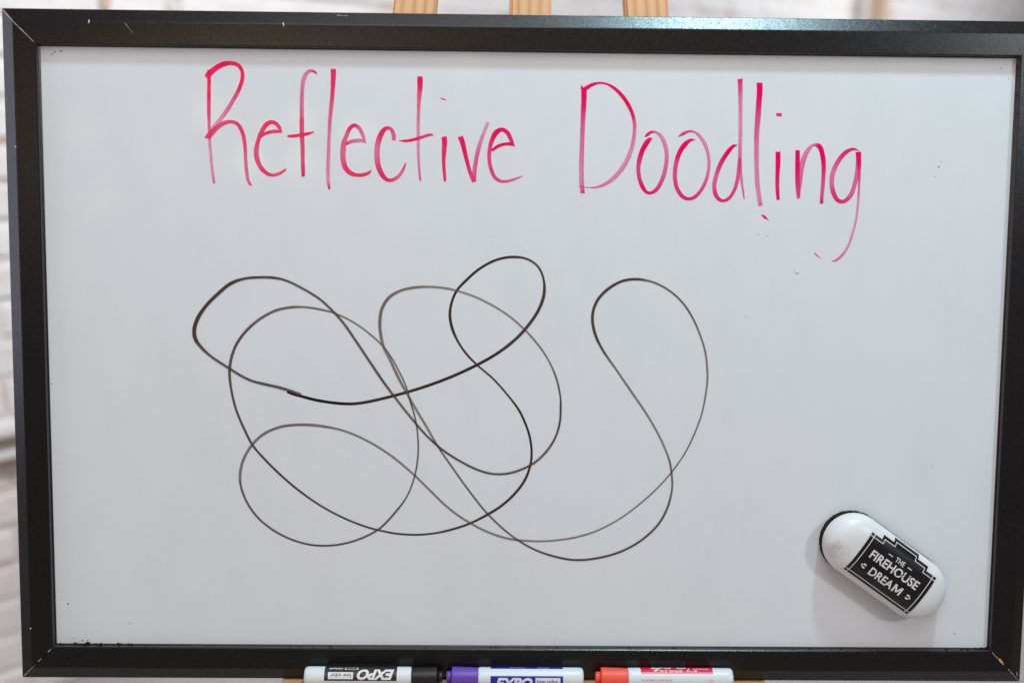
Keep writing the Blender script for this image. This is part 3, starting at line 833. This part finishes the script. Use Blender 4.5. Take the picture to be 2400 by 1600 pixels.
for i in range(190):
    r = abs(rc.gauss(0, .28)) * MM + .00012
    crumb(rc.uniform(-429, 429) * MM, -PH + r * .5, rc.uniform(.0008, .0062), r)
for i in range(70):
    r = abs(rc.gauss(0, .55)) * MM + .0002
    crumb((-428 + abs(rc.gauss(0, 32))) * MM, -PH + r * .6 + abs(rc.gauss(0, .8)) * MM, rc.uniform(.0004, .004), r)
for i in range(40):
    r = abs(rc.gauss(0, .5)) * MM + .0002
    crumb((429 - abs(rc.gauss(0, 9))) * MM, -PH + r * .6 + abs(rc.gauss(0, .5)) * MM, rc.uniform(.0004, .004), r)
for x, r in ((-403, 1.5), (-388, 1.3), (-360, .9), (-205, .8), (-31, 1.0), (-27, .9), (-24, .8), (30, .7), (96, .7), (137, 1.0), (390, 1.3), (404, 1.0)):
    crumb(x * MM, -PH + r * .7 * MM, .0035, r * MM)
for i in range(26):   # right-hand edge near the top
    crumb(PW - .0004, (262 - abs(rc.gauss(0, 26))) * MM, rc.uniform(.0004, .005), (.15 + abs(rc.gauss(0, .35))) * MM)
cr = from_bm('eraser_crumbs', bm, M_CRUMB)
cr.matrix_world = BOARD
tag(cr, 'black eraser crumbs gathered along the inside edge of the whiteboard frame', 'crumbs', None, 'stuff')


# ------------------------------------------------------------------ print: text as small meshes
def text_shape(text, bold=0.0, shear=0.0):
    """glyph outlines filled, scaled so that the text is 1 high and centred; returns verts, faces, width"""
    cu = bpy.data.curves.new('t', 'FONT')
    cu.body = text
    cu.offset = bold
    cu.shear = shear
    cu.resolution_u = 3
    ob = bpy.data.objects.new('t', cu)
    COL.objects.link(ob)
    bpy.context.view_layer.update()
    me = bpy.data.meshes.new_from_object(ob.evaluated_get(bpy.context.evaluated_depsgraph_get()))
    vs = [v.co.copy() for v in me.vertices]
    fs = [tuple(p.vertices) for p in me.polygons]
    bpy.data.objects.remove(ob)
    bpy.data.curves.remove(cu)
    bpy.data.meshes.remove(me)
    x0, x1 = min(v.x for v in vs), max(v.x for v in vs)
    y0, y1 = min(v.y for v in vs), max(v.y for v in vs)
    h = y1 - y0
    return [((v.x - (x0 + x1) / 2) / h, (v.y - (y0 + y1) / 2) / h) for v in vs], fs, (x1 - x0) / h


def mapped(name, shapes, fn, mat, parent, maxlen):
    """shapes: (verts2d, faces) lists; cut fine enough for a curved surface, then mapped by fn(u, v)"""
    bm = bmesh.new()
    for vs, fs in shapes:
        bv = [bm.verts.new((x, y, 0)) for x, y in vs]
        for f in fs:
            try:
                bm.faces.new([bv[i] for i in f])
            except ValueError:
                pass
    bmesh.ops.triangulate(bm, faces=bm.faces)
    for it in range(4):
        es = [e for e in bm.edges if e.calc_length() > maxlen]
        if not es:
            break
        bmesh.ops.subdivide_edges(bm, edges=es, cuts=1)
        bmesh.ops.triangulate(bm, faces=bm.faces)
    for v in bm.verts:
        v.co = fn(v.co.x, v.co.y)
    bmesh.ops.recalc_face_normals(bm, faces=bm.faces)
    return from_bm(name, bm, mat, parent)


def each(name, shapes, *args):
    for s in shapes:
        mapped(name, [s], *args)


def place(shape, cx, cy, w, h, flip=False):
    vs, fs, wd = shape
    s = -1 if flip else 1
    return [(cx + s * x * w / wd, cy + s * y * h) for x, y in vs], fs


def rect(x0, y0, x1, y1):
    return [(x0, y0), (x1, y0), (x1, y1), (x0, y1)], [(0, 1, 2, 3)]


def grid_rect(x0, y0, x1, y1, nx, ny):
    vs = [(x0 + (x1 - x0) * i / nx, y0 + (y1 - y0) * j / ny) for j in range(ny + 1) for i in range(nx + 1)]
    fs = [(j * (nx + 1) + i, j * (nx + 1) + i + 1, (j + 1) * (nx + 1) + i + 1, (j + 1) * (nx + 1) + i) for j in range(ny) for i in range(nx)]
    return vs, fs


# ------------------------------------------------------------------ eraser
ER = BOARD @ Matrix.Translation((325.6 * MM, -187.3 * MM, 0)) @ Matrix.Rotation(math.radians(-35.2), 4, 'Z')
eraser = thing('whiteboard_eraser', ER, 'white pill-shaped board eraser with black sticker held on the whiteboard', 'eraser')
HW, HL = 28.2, 62.6        # half width and half length, mm
FZ, TZ, PW_E = 8.0, 29.0, 2.7


def stadium(inset, z, n=44):
    r = HW - inset
    c = HL - HW
    pts = []
    for i in range(n + 1):
        a = -math.pi / 2 + math.pi * i / n
        pts.append((c + r * math.cos(a), r * math.sin(a), z))
    for i in range(n + 1):
        a = math.pi / 2 + math.pi * i / n
        pts.append((-c + r * math.cos(a), r * math.sin(a), z))
    return [(x * MM, y * MM, zz * MM) for x, y, zz in pts]


def loft(name, rings, mat, parent, smooth=True, cap0=True, cap1=True):
    n = len(rings[0])
    vs = [p for r in rings for p in r]
    fs = []
    for k in range(len(rings) - 1):
        for i in range(n):
            j = (i + 1) % n
            fs.append((k * n + i, k * n + j, (k + 1) * n + j, (k + 1) * n + i))
    if cap0:
        fs.append(tuple(reversed(range(n))))
    if cap1:
        fs.append(tuple((len(rings) - 1) * n + i for i in range(n)))
    return from_py(name, vs, fs, mat, parent, smooth)


felt_rings = [stadium(-.1, .02), stadium(-.3, 2), stadium(-.2, FZ - 1.0), stadium(.9, FZ + .2)]
rf = random.Random(8)
felt_rings = [[(x + rf.uniform(-.35, .35) * MM, y + rf.uniform(-.35, .35) * MM, zz) for x, y, zz in r] for r in felt_rings]
loft('felt_pad', felt_rings, M_FELT, eraser, False)


def dome_z(d):
    d = min(max(d / HW, 0), 1)
    return FZ + 3.0 + (TZ - FZ - 3.0) * (1 - d ** PW_E) ** (1 / PW_E)


rings = [stadium(1.2, FZ), stadium(.35, FZ + .15), stadium(.05, FZ + .9), stadium(0, FZ + 3.0)]
for i in range(1, 22):
    a = i / 22 * math.pi / 2
    d = HW * math.cos(a) ** (2 / PW_E)
    rings.append(stadium(HW - d, FZ + 3.0 + (TZ - FZ - 3.0) * math.sin(a) ** (2 / PW_E)))
loft('shell', rings, M_SHELL, eraser)


def on_shell(lift):
    def fn(u, v):
        u, v = u * 1.045 + 2.4, min(v + 1.7, 27.9)
        c = HL - HW
        du = max(0, abs(u) - c)
        d = math.hypot(du, v)
        e = .02
        z = dome_z(d)
        g = (dome_z(min(d + e, HW - .01)) - dome_z(min(d, HW - .01) - e)) / (2 * e)
        if d > 1e-6:
            dirx, diry = (math.copysign(du, u) / d, v / d)
        else:
            dirx, diry = 0, 0
        n = Vector((-g * dirx, -g * diry, 1)).normalized()
        return (Vector((u, v, z)) + n * lift) * MM
    return fn


def steps(o, lo, s1, s2, half, x1, x2):
    """outline of the stepped plaque"""
    return [(-half, lo), (half, lo), (half, o), (x1, o), (x1, s1), (x2, s1), (x2, s2), (-x2, s2), (-x2, s1), (-x1, s1), (-x1, o), (-half, o)]


def strips(outline_rects):
    return [grid_rect(*r) for r in outline_rects]


# a stepped plaque as stacked rectangles that share their seams
def plaque(half, x1, x2, lo, o, s1, s2):
    return [grid_rect(-half, lo, half, o, 40, 24), grid_rect(-x1, o, x1, s1, 28, 3), grid_rect(-x2, s1, x2, s2, 16, 3)]


stk = mapped('sticker', plaque(36.4, 25.7, 14.8, -26.2, 18.6, 22.6, 26.3), on_shell(.12), M_STICK_W, eraser, 3)
mapped('sticker_panel', plaque(34.7, 24.0, 13.0, -24.5, 17.2, 21.2, 25.1), on_shell(.24), M_STICK_K, stk, 3)
LW = .32
lines = [grid_rect(-31.3 - LW, -24.5, -31.3 + LW, 17.2, 1, 20), grid_rect(31.3 - LW, -24.5, 31.3 + LW, 17.2, 1, 20),
         grid_rect(-34.7, -21.9 - LW, 34.7, -21.9 + LW, 30, 1)]


def seg_rect(x0, y0, x1, y1):
    return grid_rect(min(x0, x1) - LW, min(y0, y1) - LW, max(x0, x1) + LW, max(y0, y1) + LW, max(1, int(abs(x1 - x0) / 2)), max(1, int(abs(y1 - y0) / 1)))


poly = [(-34.4, 14.2), (-21.5, 14.2), (-21.5, 18.3), (-10.8, 18.3), (-10.8, 22.3), (10.8, 22.3), (10.8, 18.3), (21.5, 18.3), (21.5, 14.2), (34.4, 14.2)]
lines += [seg_rect(*poly[i], *poly[i + 1]) for i in range(len(poly) - 1)]
for ln, lf in ([(l, .31) for l in lines[:2]] + [(l, .35) for l in lines[2:3] + lines[3::2]] + [(l, .39) for l in lines[4::2]]):
    mapped('border_line', [ln], on_shell(lf), M_STICK_W, stk, 3)
M_GLYPH = [(0, 0), (0, 1), (.22, 1), (.5, .40), (.78, 1), (1, 1), (1, 0), (.81, 0), (.81, .64), (.58, .14), (.42, .14), (.19, .64), (.19, 0)]
words = [place(text_shape('THE', .012), 0, 9.9, 9.5, 4.6), place(text_shape('FIREHOUSE', .022), 0, 1.3, 50.5, 8.4),
         place(text_shape('DREA', .02), -4.9, -11.6, 24.2, 7.8),
         ([(8.3 + 8.4 * x, -15.5 + 7.8 * y) for x, y in M_GLYPH], [tuple(range(len(M_GLYPH)))]),
         rect(-12.5, 9.6, -8.0, 10.4), rect(8.0, 9.6, 12.5, 10.4)]
for s in (-1, 1):
    for i, j in ((1, 0), (0, 1), (0, -1), (-1, 1), (-1, -1)):
        cx, cy = s * (24.2 + 1.45 * i), -11.6 + 1.45 * j
        words.append(rect(cx - .72, cy - .72, cx + .72, cy + .72))
mapped('sticker_lettering', words, on_shell(.34), M_STICK_W, stk, 2.0)
nicks = [[(3.4, -1.8), (9.6, 3.4), (9.9, 2.8), (3.8, -2.4)], [(9.7, .45), (14.8, 4.9), (15.0, 4.3), (10.0, 0)]]
mapped('lettering_nick', [(p, [(0, 1, 2, 3)]) for p in nicks], on_shell(.42), M_STICK_K, stk, 2.0)

# ------------------------------------------------------------------ markers
MR = 8.6                   # barrel radius, mm


def lathe(name, prof, mat, parent, n=40):
    rings = [[(x * MM, r * math.cos(2 * math.pi * i / n) * MM, r * math.sin(2 * math.pi * i / n) * MM) for i in range(n)] for x, r in prof]
    return loft(name, rings, mat, parent)


def on_barrel(lift):
    # x along the barrel in mm, v = angle in degrees from the board's normal, upwards
    def fn(x, v):
        a = math.radians(v)
        r = MR + lift
        return Vector((x, r * math.sin(a), r * math.cos(a))) * MM
    return fn


def marker(name, x, length, flip, label, capmat, cap_len, group):
    """barrel from 0 to length along +x, cap on the -x side; flip puts the cap on the other end"""
    m = BOARD @ Matrix.Translation((x * MM, LY + (MR + .02) * MM, .0072 + (MR + .25) * MM))
    t = thing(name, m, label, 'marker', group)
    s = -1 if flip else 1

    def P(prof):
        return [(s * a, r) for a, r in (prof if not flip else prof)]
    lathe('barrel', P([(0, 6.0), (0, 7.3), (.4, 8.0), (1.4, 8.45), (3.0, MR), (length - 5, MR), (length - 2.2, 8.45), (length - .7, 7.7), (length, 6.2), (length, .01)]), M_BARREL, t)
    cap = lathe('cap', P([(.15, 7.7), (.1, 8.15), (-1, 8.2), (-cap_len + 1.2, 8.95), (-cap_len + .3, 8.9), (-cap_len, 8.4), (-cap_len, .01)]), capmat, t)
    lathe('cap_nub', P([(-cap_len + .3, 5.2), (-cap_len - 4.2, 5.0), (-cap_len - 5.0, 4.5), (-cap_len - 5.1, .01)]), capmat, cap)
    return t


G = None
# black: cap to the right, label upside down
mk = marker('dry_erase_marker', -102.6, 97.0, True, 'dry erase marker with black cap and upside-down black label on the easel ledge', M_BLACKCAP, 23.0, G)
lab = mapped('label_band', [grid_rect(-78.5, -6, -13.2, 128, 10, 26)], on_barrel(.04), M_LAB_K, mk, 30)
mapped('label_box', [grid_rect(-75.0, 5, -52.5, 46, 4, 10)], on_barrel(.09), M_PRINT, lab, 30)


def deg_place(shape, cx, cdeg, w, hdeg, flip=False):
    return place(shape, cx, cdeg, w, hdeg, flip)


each('lettering', [deg_place(text_shape('low odor', .012), -63.7, 26, 18.5, 24, True)], on_barrel(.14), M_PRINT_K, lab, 6)
each('lettering', [deg_place(text_shape('EXPO', .045, .32), -32.3, 33, 33.5, 66, True),
                     deg_place(text_shape('chisel', .015), -68.0, 70, 12.0, 16, True)], on_barrel(.10), M_PRINT, lab, 6)
each('tip_mark', [rect(-59.5, 63, -49, 65.5), rect(-59.5, 76, -49, 78.5), rect(-60.3, 63, -59.5, 78.5), rect(-49, 63, -48.2, 78.5)], on_barrel(.10), M_PRINT, lab, 6)
each('small_print', [deg_place(text_shape('CONFORMS TO ASTM D4236', .006), -31, -37, 34, 10, True), deg_place(text_shape('USA', .01), -74.5, -37, 7, 11, True)], on_barrel(.05), M_PRINT_K, mk, 6)

# blue: purple cap to the left
mk = marker('dry_erase_marker', -42.6, 95.8, False, 'dry erase marker with purple cap and blue label on the easel ledge', M_PURPLE, 23.7, G)
lab = mapped('label_band', [grid_rect(11.4, -95, 77.0, 27, 10, 24), grid_rect(11.4, 77, 77.0, 128, 10, 12)], on_barrel(.04), M_LAB_B, mk, 30)
mapped('label_box', [grid_rect(52.0, -26, 74.5, 17, 4, 10)], on_barrel(.09), M_PRINT, lab, 30)
each('lettering', [deg_place(text_shape('low odor', .012), 63.2, -5, 19, 25)], on_barrel(.14), M_PRINT_B, lab, 6)
each('lettering', [deg_place(text_shape('EXPO', .045, .32), 32.5, -16, 34, 66), deg_place(text_shape('chisel', .015), 59, 88, 10, 9), deg_place(text_shape('dry erase', .015), 36, 88, 14, 9)],
       on_barrel(.10), M_PRINT, lab, 6)

# red: coral cap to the left
mk = marker('dry_erase_marker', 93.5, 95.8, False, 'dry erase marker with coral red cap and red label on the easel ledge', M_CORAL, 24.2, G)
lab = mapped('label_band', [grid_rect(11.6, 44, 77.2, 150, 10, 20)], on_barrel(.04), M_LAB_R, mk, 30)
each('lettering', [deg_place(text_shape('dry erase', .018), 39, 62, 21, 24), deg_place(text_shape('EXPO', .045, .32), 38, 112, 34, 62),
                     deg_place(text_shape('chisel', .015), 68, 83, 11, 13)], on_barrel(.10), M_PRINT, lab, 6)
each('label_stripe', [grid_rect(11.6, 50, 77.2, 51.5, 8, 1), ([(23, 60), (26, 60), (29.5, 84), (25, 76)], [(0, 1, 2, 3)]),
                        ([(53, 58), (54, 58), (56.5, 88), (55.5, 88)], [(0, 1, 2, 3)]), ([(62, 58), (63, 58), (60.5, 88), (59.5, 88)], [(0, 1, 2, 3)]), rect(54, 59, 62, 62)],
       on_barrel(.09), M_PRINT, lab, 6)
each('small_print', [deg_place(text_shape('CONFORMS TO ASTM D4236', .004), 25.5, 5, 27.5, 12), deg_place(text_shape('U.S.A.', .008), 74.5, 5, 5.2, 11), rect(11.6, -19.5, 78, -18)],
       on_barrel(.05), M_PRINT_R, mk, 6)
